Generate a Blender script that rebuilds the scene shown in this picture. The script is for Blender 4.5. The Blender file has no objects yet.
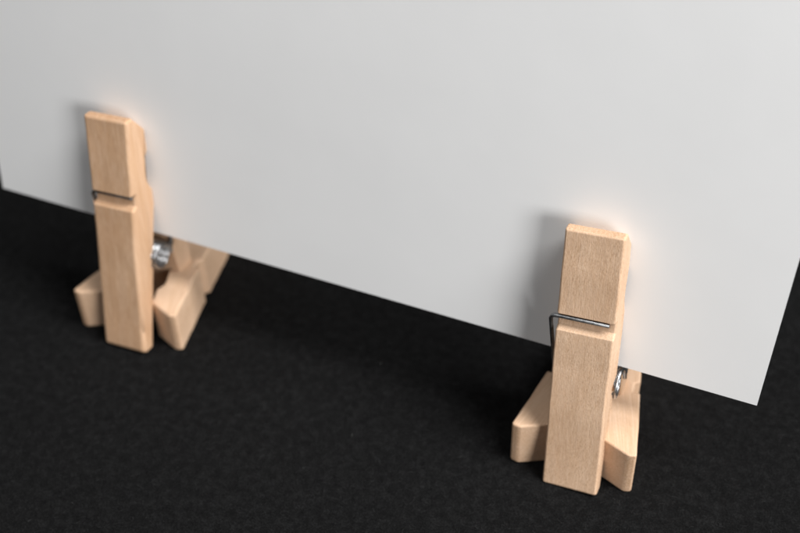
import bpy, math, random
from mathutils import Matrix, Vector

# ------------------------------------------------------------------ camera, world, lamps, exposure
MM = 0.001                                   # everything below is written in millimetres
scene = bpy.context.scene
scene.render.engine = 'CYCLES'
C = scene.collection

F_PX, PITCH, ROLL, YAW = 1058.996, 0.688, 0.041, 0.443
CAM = Vector((123.395, -133.353, 154.486))
fw = Vector((-math.sin(YAW) * math.cos(PITCH), math.cos(YAW) * math.cos(PITCH), -math.sin(PITCH)))
rt = Vector((math.cos(YAW), math.sin(YAW), 0))
dn = fw.cross(rt)
c_, s_ = math.cos(ROLL), math.sin(ROLL)
rt, dn = c_ * rt + s_ * dn, -s_ * rt + c_ * dn
cam_data = bpy.data.cameras.new('camera')
cam = bpy.data.objects.new('camera', cam_data)
C.objects.link(cam)
m = Matrix((rt, -dn, -fw)).transposed().to_4x4()
m.translation = CAM * MM
cam.matrix_world = m
cam_data.sensor_width = 36.0
cam_data.lens = F_PX / 800 * 36.0
cam_data.clip_start = 0.005
cam_data.clip_end = 50
cam_data.dof.use_dof = True
cam_data.dof.focus_distance = 0.177
cam_data.dof.aperture_fstop = 13.0
scene.camera = cam

world = bpy.data.worlds.new('World')
scene.world = world
world.use_nodes = True
bg = world.node_tree.nodes['Background']
bg.inputs[0].default_value = (1.0, 1.0, 1.0, 1)
bg.inputs[1].default_value = 0.045


def area_lamp(name, target, direction, dist, sx, sy, power, colour):
    d = bpy.data.lights.new(name, 'AREA')
    d.shape = 'RECTANGLE'
    d.size, d.size_y = sx * MM, sy * MM
    d.energy = power
    d.color = colour
    o = bpy.data.objects.new(name, d)
    C.objects.link(o)
    v = Vector(direction).normalized()
    o.location = (Vector(target) + v * dist) * MM
    o.rotation_euler = v.to_track_quat('Z', 'Y').to_euler()
    return o


area_lamp('window_light', (65, 0, 30), (1.36, -0.92, 0.38), 740, 250, 260, 3.75, (1.0, 0.995, 0.985))
area_lamp('ceiling_light', (60, 0, 20), (0.55, 0.02, 0.85), 640, 220, 330, 6.4, (1.0, 0.995, 0.985))
area_lamp('fill_light', (60, 0, 20), (-0.25, -0.40, 0.88), 700, 520, 420, 1.5, (1.0, 1.0, 1.0))  # added soft fill from high in front, lightens the pin shadows on the card

scene.view_settings.view_transform = 'Standard'
scene.view_settings.look = 'None'
scene.view_settings.exposure = 0.0
scene.view_settings.gamma = 1.0
scene.view_settings.use_curve_mapping = False

# ------------------------------------------------------------------ material helpers


class NT:
    def __init__(self, name):
        self.m = bpy.data.materials.new(name)
        self.m.use_nodes = True
        self.t = self.m.node_tree
        self.b = self.t.nodes['Principled BSDF']

    def n(self, typ, **kw):
        nd = self.t.nodes.new(typ)
        for k, v in kw.items():
            setattr(nd, k, v)
        return nd

    def l(self, a, b):
        self.t.links.new(a, b)

    def val(self, a, op, b=None, clamp=False):
        nd = self.n('ShaderNodeMath', operation=op)
        nd.use_clamp = clamp
        for i, x in enumerate((a, b)):
            if x is None:
                continue
            if isinstance(x, (int, float)):
                nd.inputs[i].default_value = x
            else:
                self.l(x, nd.inputs[i])
        return nd.outputs[0]

    def noise(self, vec, scale, detail=3, rough=0.5, dist=0.0):
        nd = self.n('ShaderNodeTexNoise')
        nd.inputs['Scale'].default_value = scale
        nd.inputs['Detail'].default_value = detail
        nd.inputs['Roughness'].default_value = rough
        nd.inputs['Distortion'].default_value = dist
        self.l(vec, nd.inputs['Vector'])
        return nd.outputs['Fac']

    def scaled(self, vec, s):
        nd = self.n('ShaderNodeVectorMath', operation='MULTIPLY')
        nd.inputs[1].default_value = s
        self.l(vec, nd.inputs[0])
        return nd.outputs[0]

    def ramp(self, fac, stops):
        nd = self.n('ShaderNodeValToRGB')
        e = nd.color_ramp.elements
        while len(e) < len(stops):
            e.new(0.5)
        for el, (p, col) in zip(e, stops):
            el.position = p
            el.color = (*col, 1) if len(col) == 3 else col
        self.l(fac, nd.inputs[0])
        return nd.outputs[0]

    def mix(self, fac, a, b, mode='MIX'):
        nd = self.n('ShaderNodeMix', data_type='RGBA', blend_type=mode)
        for sock, x in ((nd.inputs[0], fac), (nd.inputs[6], a), (nd.inputs[7], b)):
            if isinstance(x, (int, float)):
                sock.default_value = x
            elif isinstance(x, tuple):
                sock.default_value = (*x, 1)
            else:
                self.l(x, sock)
        return nd.outputs[2]

    def bump(self, h, strength, dist):
        nd = self.n('ShaderNodeBump')
        nd.inputs['Strength'].default_value = strength
        nd.inputs['Distance'].default_value = dist
        self.l(h, nd.inputs['Height'])
        self.l(nd.outputs[0], self.b.inputs['Normal'])


def wood_material():
    k = NT('beech_wood')
    tc = k.n('ShaderNodeTexCoord').outputs['Object']
    oi = k.n('ShaderNodeObjectInfo')
    mm = k.scaled(tc, (1000, 1000, 1000))
    off = k.n('ShaderNodeVectorMath', operation='ADD')
    sh = k.n('ShaderNodeCombineXYZ')
    for i, f in enumerate((531.0, 317.0, 719.0)):
        k.l(k.val(oi.outputs['Random'], 'MULTIPLY', f), sh.inputs[i])
    k.l(mm, off.inputs[0])
    k.l(sh.outputs[0], off.inputs[1])
    v = off.outputs[0]
    # growth rings: slow bands that run along the stick and wander
    rings = k.noise(k.scaled(v, (0.55, 0.35, 0.022)), 1.0, 3, 0.55, 0.6)
    bands = k.val(k.val(k.val(rings, 'MULTIPLY', 34.0), 'SINE'), 'MULTIPLY_ADD', 0.5)
    bands.node.inputs[2].default_value = 0.5
    fine = k.noise(k.scaled(v, (5.0, 5.0, 0.16)), 1.0, 4, 0.6)
    fleck = k.noise(k.scaled(v, (8.0, 8.0, 1.7)), 1.0, 2, 0.5)
    blotch = k.noise(k.scaled(v, (0.14, 0.14, 0.06)), 1.0, 2, 0.5)
    pr = k.n('ShaderNodeSeparateColor')                # per-stick character: flecks, rings, tone
    k.l(oi.outputs['Color'], pr.inputs[0])
    FL, RG, TN = pr.outputs[0], pr.outputs[1], pr.outputs[2]
    base = k.ramp(fine, [(0.30, (0.552, 0.368, 0.242)), (0.52, (0.630, 0.442, 0.308)), (0.75, (0.690, 0.504, 0.362))])
    base = k.mix(k.val(bands, 'MULTIPLY', k.val(RG, 'MULTIPLY', 0.45)), base, (0.510, 0.312, 0.168))
    fl = k.ramp(fleck, [(0.54, (0, 0, 0)), (0.68, (1, 1, 1))])
    patch = k.ramp(k.noise(k.scaled(v, (0.30, 0.30, 0.09)), 1.0, 2, 0.5), [(0.35, (0.25, 0.25, 0.25)), (0.62, (1, 1, 1))])
    fls = k.val(k.val(FL, 'MULTIPLY', 0.58), 'MULTIPLY', patch)
    base = k.mix(k.val(fl, 'MULTIPLY', fls), base, (0.340, 0.210, 0.125))
    lf = k.ramp(fleck, [(0.30, (1, 1, 1)), (0.44, (0, 0, 0))])
    base = k.mix(k.val(lf, 'MULTIPLY', fls), base, (0.740, 0.575, 0.415))
    tint = k.ramp(blotch, [(0.35, (0.92, 0.88, 0.84)), (0.65, (1.03, 1.02, 1.01))])
    base = k.mix(0.9, base, tint, 'MULTIPLY')
    base = k.mix(k.val(TN, 'MULTIPLY', 0.7), base, k.mix(1.0, base, (0.86, 0.78, 0.70), 'MULTIPLY'))
    # end grain shows on the sawn ends
    nz = k.n('ShaderNodeSeparateXYZ')
    k.l(k.n('ShaderNodeTexCoord').outputs['Normal'], nz.inputs[0])
    endm = k.ramp(k.val(nz.outputs[2], 'ABSOLUTE'), [(0.80, (0, 0, 0)), (0.95, (1, 1, 1))])
    pores = k.ramp(k.noise(k.scaled(v, (4.5, 4.5, 4.5)), 1.0, 3, 0.6), [(0.40, (0.78, 0.70, 0.62)), (0.58, (1, 1, 1))])
    base = k.mix(endm, base, k.mix(1.0, base, pores, 'MULTIPLY'))
    k.l(base, k.b.inputs['Base Color'])
    k.b.inputs['Roughness'].default_value = 0.62
    k.b.inputs['Specular IOR Level'].default_value = 0.28
    fuzz = k.noise(k.scaled(v, (3.0, 3.0, 3.0)), 1.0, 4, 0.6)
    h = k.val(k.val(fine, 'MULTIPLY', 0.6), 'ADD', k.val(fleck, 'MULTIPLY', -0.35))
    h = k.val(h, 'ADD', k.val(fuzz, 'MULTIPLY', 0.5))
    dent = k.noise(k.scaled(v, (0.5, 0.5, 0.22)), 1.0, 3, 0.55)
    h = k.val(h, 'ADD', k.val(dent, 'MULTIPLY', 1.6))
    k.bump(h, 0.6, 0.00010)
    return k.m


def steel_material(name, lo, hi, r0, r1):
    k = NT(name)
    tc = k.n('ShaderNodeTexCoord').outputs['Object']
    n1 = k.noise(k.scaled(tc, (1000, 1000, 1000)), 1.3, 3, 0.6)
    k.l(k.ramp(n1, [(0.3, lo), (0.7, hi)]), k.b.inputs['Base Color'])
    k.b.inputs['Metallic'].default_value = 1.0
    k.l(k.ramp(n1, [(0.3, (r0,) * 3), (0.7, (r1,) * 3)]), k.b.inputs['Roughness'])
    return k.m


def card_material():
    k = NT('white_card')
    tc = k.n('ShaderNodeTexCoord').outputs['Object']
    v = k.scaled(tc, (1000, 1000, 1000))
    n1 = k.noise(v, 0.05, 3, 0.5)
    k.l(k.ramp(n1, [(0.3, (0.805, 0.806, 0.808)), (0.7, (0.825, 0.826, 0.828))]), k.b.inputs['Base Color'])
    k.b.inputs['Roughness'].default_value = 0.55
    k.b.inputs['Specular IOR Level'].default_value = 0.3
    n2 = k.val(k.noise(v, 2.2, 4, 0.65), 'ADD', k.val(k.noise(v, 0.06, 2, 0.5), 'MULTIPLY', 5.0))
    k.bump(n2, 0.3, 0.000035)
    return k.m


def felt_material():
    k = NT('black_felt')
    tc = k.n('ShaderNodeTexCoord').outputs['Object']
    v = k.scaled(tc, (1000, 1000, 1000))
    clump = k.noise(v, 0.55, 4, 0.65, 0.3)
    fuzz = k.noise(v, 3.0, 5, 0.75, 0.6)
    big = k.noise(v, 0.035, 2, 0.5)
    f = k.val(k.val(clump, 'MULTIPLY', 0.32), 'ADD', k.val(fuzz, 'MULTIPLY', 0.68))
    col = k.ramp(f, [(0.40, (0.0020, 0.0020, 0.0022)), (0.50, (0.0048, 0.0049, 0.0050)), (0.61, (0.0145, 0.0147, 0.0150))])
    col = k.mix(0.5, col, k.ramp(big, [(0.3, (0.8, 0.8, 0.82)), (0.7, (1.15, 1.15, 1.15))]), 'MULTIPLY')
    k.l(col, k.b.inputs['Base Color'])
    k.b.inputs['Roughness'].default_value = 0.95
    k.b.inputs['Specular IOR Level'].default_value = 0.12
    k.bump(f, 0.9, 0.0006)
    return k.m


WOOD, CARD, FELT = wood_material(), card_material(), felt_material()
STEEL = steel_material('bright_wire', (0.38, 0.39, 0.40), (0.64, 0.65, 0.67), 0.24, 0.40)
DULL = steel_material('dull_wire', (0.17, 0.175, 0.18), (0.34, 0.345, 0.35), 0.36, 0.52)

# ------------------------------------------------------------------ mesh helpers


def mesh_obj(name, verts, faces, mat, parent=None, smooth=False):
    me = bpy.data.meshes.new(name)
    me.from_pydata([tuple(x * MM for x in v) for v in verts], [], faces)
    me.update()
    me.materials.append(mat)
    if smooth:
        me.polygons.foreach_set('use_smooth', [True] * len(me.polygons))
    o = bpy.data.objects.new(name, me)
    C.objects.link(o)
    if parent:
        o.parent = parent
    return o


def tag(o, label, cat=None, group=None, kind=None):
    if label:
        o['label'] = label
    if cat:
        o['category'] = cat
    if group:
        o['group'] = group
    if kind:
        o['kind'] = kind
    return o


def tube(pts, r, sides=12):
    """round wire swept along a polyline, ends capped with a slight round-over"""
    P = [Vector(p) for p in pts]
    n = len(P)
    tan = [(P[min(i + 1, n - 1)] - P[max(i - 1, 0)]).normalized() for i in range(n)]
    u = tan[0].orthogonal().normalized()
    verts, faces, rings = [], [], []
    stations = [(P[0] - tan[0] * r * 0.25, 0.55 * r, tan[0])] + [(P[i], r, tan[i]) for i in range(n)] + \
               [(P[-1] + tan[-1] * r * 0.25, 0.55 * r, tan[-1])]
    for p, rr, t in stations:
        u = (u - t * u.dot(t)).normalized()
        w = t.cross(u)
        base = len(verts)
        for k in range(sides):
            a = 2 * math.pi * k / sides
            verts.append(p + (u * math.cos(a) + w * math.sin(a)) * rr)
        rings.append(base)
    for a, b in zip(rings, rings[1:]):
        for k in range(sides):
            k2 = (k + 1) % sides
            faces.append((a + k, a + k2, b + k2, b + k))
    faces.append(tuple(rings[0] + k for k in reversed(range(sides))))
    faces.append(tuple(rings[-1] + k for k in range(sides)))
    return verts, faces


def fillet(pts, radii, seg=6):
    """round the inner corners of a polyline"""
    P = [Vector(p) for p in pts]
    out = [P[0]]
    for i in range(1, len(P) - 1):
        a, b, c = P[i - 1], P[i], P[i + 1]
        d1, d2 = (a - b), (c - b)
        r = min(radii[i - 1], d1.length * 0.49, d2.length * 0.49)
        p1, p2 = b + d1.normalized() * r, b + d2.normalized() * r
        for k in range(seg + 1):
            t = k / seg
            out.append(p1 * (1 - t) ** 2 + b * 2 * t * (1 - t) + p2 * t ** 2)
    out.append(P[-1])
    return out


# ------------------------------------------------------------------ the clothespin (local frame: X across, Z from handle end to jaw tip, front half on -Y)
L, HW = 50.7, 5.0
TIP, SLOPE = 5.4, 0.105              # outer face: distance from the middle plane = TIP + SLOPE * w, w measured from the jaw tip
WC, SEAT = 32.2, 3.75                # coil centre and seat radius
GA, GB, GD = 15.4, 18.5, 1.15        # groove for the wire


def n_out(w):
    return TIP + SLOPE * w


def n_in(w):
    end = n_out(L) - 3.3
    v = 0.14 if w < 20 else 0.14 + (w - 20) / (L - 20) * (end - 0.14)
    return v


def prong_profile(seed, fat):
    rnd = random.Random(seed)
    j = lambda a: rnd.uniform(-a, a)
    tipw = (1.55 if fat else 2.0) + j(0.1)
    bev = 3.9 if fat else 3.3
    pts = [(0, n_out(0) + j(.08))]
    pts += [(w + j(.5), n_out(w) + j(.04)) for w in (2.6, 5.0, 7.4, 9.8, 12.4)]
    pts += [(GA + j(.15), n_out(GA)), (GA + 0.25, n_out(GA) - GD), (GB - 0.75, n_out(GB) - GD + j(.1)), (GB + j(.15), n_out(GB))]
    pts += [(w + j(.6), n_out(w) + j(.05)) for w in (21, 23.5, 26, 28.5, 31, 33.5, 36, 38.5, 41, 43.5, 46)]
    pts += [(L - 0.7, n_out(L) + j(.05)), (L + j(.1), n_out(L) - 0.8), (L + j(.1), n_in(L))]
    samples = [WC + SEAT * math.sin(math.radians(a)) for a in range(80, -81, -10)]
    samples = [s for s in samples if math.sqrt(max(0, SEAT ** 2 - (s - WC) ** 2)) > 0.14 + max(0, s - 20) / (L - 20) * (n_out(L) - 3.44) + 0.01]
    lo, hi = min(samples), max(samples)
    pts.append((hi + 0.15, 0.14 + (hi + 0.15 - 20) / (L - 20) * (n_out(L) - 3.44)))
    pts += [(s, math.sqrt(SEAT ** 2 - (s - WC) ** 2)) for s in samples]
    pts.append((lo - 0.15, 0.14 + max(0, lo - 0.15 - 20) / (L - 20) * (n_out(L) - 3.44)))
    pts.append((20, 0.14))
    for a in range(40, -41, -8):                       # shallow hollow that grips the line
        s = 12.3 + 6.6 * math.sin(math.radians(a))
        pts.append((s, 0.14 + 6.6 * (math.cos(math.radians(a)) - math.cos(math.radians(40))) * (1.15 if fat else 0.8)))
    pts.append((bev + j(.2), 0.14))
    pts.append((0, n_out(0) - tipw))
    # a thicker stick: the inner outline moves inwards
    return [(w, q - fat if q < n_out(w) - 2.2 else q) for w, q in pts[:-1]] + [pts[-1]]


def prong_mesh(seed, fat):
    import bmesh
    prof = prong_profile(seed, fat)
    rnd = random.Random(seed * 7 + 1)
    wob = [(rnd.uniform(0, 6.3), rnd.uniform(0.07, 0.16)) for _ in range(2)]
    hw = lambda k, w: HW + 0.07 * math.sin(wob[k][0] + wob[k][1] * w) + rnd.uniform(-0.03, 0.03)
    n = len(prof)
    verts = [(-hw(0, w), -q, L - w) for w, q in prof] + [(hw(1, w), -q, L - w) for w, q in prof]
    faces = [tuple(range(n)), tuple(reversed(range(n, 2 * n)))]
    for i in range(n):
        k = (i + 1) % n
        faces.append((i, n + i, n + k, k))
    me = bpy.data.meshes.new('wooden_prong')
    me.from_pydata([tuple(x * MM for x in v) for v in verts], [], faces)
    bm = bmesh.new()
    bm.from_mesh(me)
    bmesh.ops.recalc_face_normals(bm, faces=bm.faces)
    # uneven rounding: every sharp edge gets a bevel weight of its own
    lay = bm.edges.layers.float.new('bevel_weight_edge')
    for e in bm.edges:
        if len(e.link_faces) == 2 and e.calc_face_angle() > math.radians(32):
            a, b = e.verts[0].co / MM, e.verts[1].co / MM
            if abs(a.x - b.x) < 5:                     # outline of a side face
                e[lay] = rnd.uniform(0.55, 1.0)
            else:                                      # edge running across the stick
                w, q = L - a.z, -a.y
                outer = q > n_out(w) - 1.7
                e[lay] = 0.22 if 14 < w < 20 else 0.8 if (w < 2 and outer) else 0.45 if w > L - 2 else 0.25
    bm.to_mesh(me)
    bm.free()
    me.polygons.foreach_set('use_smooth', [True] * len(me.polygons))
    me.materials.append(WOOD)
    return me


WIRE = 0.36
RC = 2.7


def spring_meshes(poke, sit, reach, half):
    """closed coil across the pin and one arm that runs to the front groove (the other arm is the same, turned round)"""
    z0 = L - WC
    zg = L - (GA + 0.25 + WIRE + 0.10)
    yg = -(n_out(GA + 0.7) - GD + WIRE + sit)
    dv = Vector((yg, zg - z0))
    dist = dv.length
    base = math.atan2(dv.y, dv.x)                     # angle in the YZ plane towards the groove
    at = base + math.acos(RC / dist)                  # tangent point on the front side of the coil
    p = (RC * math.cos(at), RC * math.sin(at))
    a1 = math.pi - at                                 # the mirrored tangent point for the other arm
    turns = 11
    sweep = (a1 - at) - 2 * math.pi * turns
    N = turns * 22
    hel = []
    for i in range(N + 1):
        t = i / N
        a = at + sweep * t
        hel.append((-half + 2 * half * t, RC * math.cos(a), z0 + RC * math.sin(a)))
    coil = tube(hel, WIRE, 10)
    xs = -HW - WIRE - poke
    arm = fillet([(-half, p[0], z0 + p[1]), (-half - 0.3 * poke, p[0] * 0.75 + yg * 0.25, z0 + p[1] * 0.75 + (zg - z0) * 0.25),
                  (xs, yg, zg), (reach, yg + 0.05, zg - 0.05)], [1.5, 1.2])
    return coil, tube(arm, WIRE, 10)


# flecks, rings, tone of each stick
LOOK = {1: (0.25, 0.8, 1.0, 1), 2: (0.5, 0.4, 0.3, 1), 3: (1.0, 0.35, 0.18, 1), 4: (0.8, 0.5, 0.4, 1),
        5: (0.2, 0.4, 0.0, 1), 6: (0.3, 0.25, 0.0, 1), 7: (0.35, 0.45, 0.0, 1), 8: (0.25, 0.3, 0.0, 1)}


def make_pin(name, opening, shift, wire, seeds, back_lift=0.0, fat=0.0):
    """an Empty at the pin's handle end with two prongs and a spring; opening in radians for each half"""
    root = bpy.data.objects.new(name, None)
    root.empty_display_size = 0.01
    C.objects.link(root)
    coil, arm = spring_meshes(*wire)
    spring = mesh_obj('spring', *coil, STEEL, root, smooth=True)
    pv = Matrix.Translation(Vector((0, 0, L - WC)) * MM)
    for k, sd in enumerate(seeds):
        half = bpy.data.objects.new('wooden_prong', prong_mesh(sd, fat))
        half.color = LOOK[sd]
        C.objects.link(half)
        half.parent = root
        turn = Matrix.Rotation(math.pi * k, 4, 'Z')
        mloc = turn @ Matrix.Translation(Vector((0, shift, back_lift * k)) * MM) @ pv @ Matrix.Rotation(opening, 4, 'X') @ pv.inverted()
        half.matrix_local = mloc
        bv = half.modifiers.new('bevel', 'BEVEL')
        bv.width = (0.92 if sd == 1 else 0.78 if sd in (5, 6) else 0.55 + 0.06 * (sd % 3)) * MM
        bv.segments = 4
        bv.limit_method = 'WEIGHT'
        bv.use_clamp_overlap = False
        bv.harden_normals = True
        w = mesh_obj('wire_arm', *arm, DULL, spring, smooth=True)
        w.matrix_local = mloc
    return root


# ------------------------------------------------------------------ the surface
g = 1500
ground = mesh_obj('tabletop', [(-g, -g, 0), (g, -g, 0), (g, g, 0), (-g, g, 0)], [(0, 1, 2, 3)], FELT)
tag(ground, 'matt black felt-like table surface under the pins', kind='structure')

# loose nap of the felt: short curled fibres lying on the sheet around the pins
def fibres(count, seed, x0, x1, y0, y1, col_lo, col_hi, rad, len_lo, len_hi, name):
    import numpy as np
    rg = np.random.default_rng(seed)
    seg = 4
    px, py = rg.uniform(x0, x1, count), rg.uniform(y0, y1, count)
    ang, cur = rg.uniform(0, 2 * np.pi, count), rg.normal(0, 0.55, count)
    ln = rg.uniform(len_lo, len_hi, count) / seg
    h0, h1 = rg.uniform(0.0, 0.06, count), rg.uniform(0.02, 0.22, count)
    V = np.zeros((count, seg + 1, 3, 3))
    for i in range(seg + 1):
        t = i / seg
        z = h0 + h1 * np.sin(np.pi * t) + rad * 0.6
        sx, sy = -np.sin(ang), np.cos(ang)
        r = rad * (1.0 if 0 < i < seg else 0.4)
        for q in range(3):
            a = 2 * np.pi * q / 3 + 0.5
            V[:, i, q, 0] = px + sx * r * np.cos(a)
            V[:, i, q, 1] = py + sy * r * np.cos(a)
            V[:, i, q, 2] = z + r * np.sin(a)
        px, py = px + np.cos(ang) * ln, py + np.sin(ang) * ln
        ang = ang + cur
    V = (V.reshape(-1, 3) * MM)
    F = []
    for i in range(seg):
        for q in range(3):
            q2 = (q + 1) % 3
            F.append((i * 3 + q, i * 3 + q2, (i + 1) * 3 + q2, (i + 1) * 3 + q))
    F = np.array(F)
    allf = (F[None] + (np.arange(count) * (seg + 1) * 3)[:, None, None]).reshape(-1, 4)
    me = bpy.data.meshes.new(name)
    me.vertices.add(len(V))
    me.vertices.foreach_set('co', V.ravel())
    me.loops.add(allf.size)
    me.loops.foreach_set('vertex_index', allf.ravel().astype(np.int32))
    me.polygons.add(len(allf))
    me.polygons.foreach_set('loop_start', np.arange(0, allf.size, 4, dtype=np.int32))
    me.update(calc_edges=True)
    k = NT(name)
    g = k.n('ShaderNodeNewGeometry')
    k.l(k.ramp(g.outputs['Random Per Island'], [(0.0, col_lo), (0.82, col_lo), (1.0, col_hi)]), k.b.inputs['Base Color'])
    k.b.inputs['Roughness'].default_value = 0.8
    k.b.inputs['Specular IOR Level'].default_value = 0.2
    me.materials.append(k.m)
    o = bpy.data.objects.new(name, me)
    C.objects.link(o)
    o.parent = ground
    o['kind'] = 'stuff'
    return o


fibres(26000, 5, -110, 220, -85, 70, (0.006, 0.006, 0.0063), (0.034, 0.034, 0.035), 0.027, 0.6, 1.9, 'felt_fibres')
fibres(170, 9, -110, 220, -85, 70, (0.05, 0.05, 0.05), (0.20, 0.20, 0.195), 0.04, 0.2, 0.8, 'lint')

# ------------------------------------------------------------------ the card (leaning back by BETA)
BETA = 0.142
LEAN = Matrix.Rotation(-BETA, 4, 'X')
CR = 0.021
nx, nz, th = 48, 32, 0.12
cw0, cw1, ch = -36.6, 124.8, 114.0
verts, faces = [], []


def bow(s, h):
    # stiff paper is never quite flat; it is held straight where the pins grip it
    return 0.35 * math.sin((s + 20) / 70.0) * (h / 114.0) ** 1.5 + 0.9 * (h / 114.0) ** 2


for side in (-1, 1):
    for i in range(nz + 1):
        for k in range(nx + 1):
            s = cw0 + (cw1 - cw0) * k / nx
            h = ch * i / nz
            verts.append((s, bow(s, h) + side * th, h))
st = (nx + 1) * (nz + 1)
idx = lambda f, i, k: f * st + i * (nx + 1) + k
for i in range(nz):
    for k in range(nx):
        faces.append((idx(0, i, k), idx(0, i, k + 1), idx(0, i + 1, k + 1), idx(0, i + 1, k)))
        faces.append((idx(1, i, k + 1), idx(1, i, k), idx(1, i + 1, k), idx(1, i + 1, k + 1)))
for k in range(nx):
    faces.append((idx(0, 0, k + 1), idx(0, 0, k), idx(1, 0, k), idx(1, 0, k + 1)))
    faces.append((idx(0, nz, k), idx(0, nz, k + 1), idx(1, nz, k + 1), idx(1, nz, k)))
for i in range(nz):
    faces.append((idx(0, i, 0), idx(0, i + 1, 0), idx(1, i + 1, 0), idx(1, i, 0)))
    faces.append((idx(0, i + 1, nx), idx(0, i, nx), idx(1, i, nx), idx(1, i + 1, nx)))
card = mesh_obj('blank_card', verts, faces, CARD)
card.matrix_world = LEAN @ Matrix.Translation(Vector((0, 0, 22.93)) * MM) @ Matrix.Rotation(CR, 4, 'Y')
tag(card, 'large blank white card held upright by the clothespins', 'card')

# ------------------------------------------------------------------ upright pins that clip the card
UP = (('left', 0.03, -1.204, -0.037, (0.1, -0.2, 4.2, 5.15), (1, 2)), ('right', 97.2, -1.691, -0.056, (0.85, 0.45, 3.9, 5.65), (3, 4)))
LABELS = {'left': 'blurred upright wooden clothespin clipping the left side of the white card',
          'right': 'sharp upright wooden clothespin clipping the card nearest its right corner'}
for key, s, v, a, poke, seeds in UP:
    p = make_pin('clothespin', 0.0, 0.0, poke, seeds, 1.0)
    p.matrix_world = LEAN @ Matrix.Translation(Vector((s, 0, v)) * MM) @ Matrix.Rotation(a, 4, 'Y')
    tag(p, LABELS[key], 'clothespin', 'upright clothespins gripping the card')

# ------------------------------------------------------------------ lying pins that clamp the legs of the upright ones
# local X -> up, local Z (jaw tip) -> towards the viewer
LIE = Matrix(((0, -1, 0, 0), (0, 0, -1, 0), (1, 0, 0, 0), (0, 0, 0, 1)))
DOWN = (('left', -1.0, -6.7, 0.047, 0.192, 12.55, (5, 6)), ('right', 96.4, -7.4, 0.047, 0.165, 11.4, (7, 8)))
LABELS = {'left': 'wooden clothespin lying flat, jaws around the leg of the left upright pin',
          'right': 'wooden clothespin lying flat, jaws around the leg of the right upright pin'}
for key, x, y, yaw, ang, reach, seeds in DOWN:
    opening = ang + math.atan(SLOPE)
    # outer tip of a prong after opening about the coil, compared with where it should be
    tip_y = n_out(0) * math.cos(opening) + WC * math.sin(opening)
    shift = tip_y - reach
    p = make_pin('clothespin', opening, shift, (0.0, -0.1, 1.5, 5.3), seeds, 0.0, 0.9)
    tip_z = L - WC + WC * math.cos(opening) - n_out(0) * math.sin(opening)
    p.matrix_world = Matrix.Translation(Vector((x, y, HW + 0.02)) * MM) @ Matrix.Rotation(yaw, 4, 'Z') @ LIE @ \
        Matrix.Translation(Vector((0, 0, -tip_z)) * MM)
    tag(p, LABELS[key], 'clothespin', 'lying clothespins used as feet')
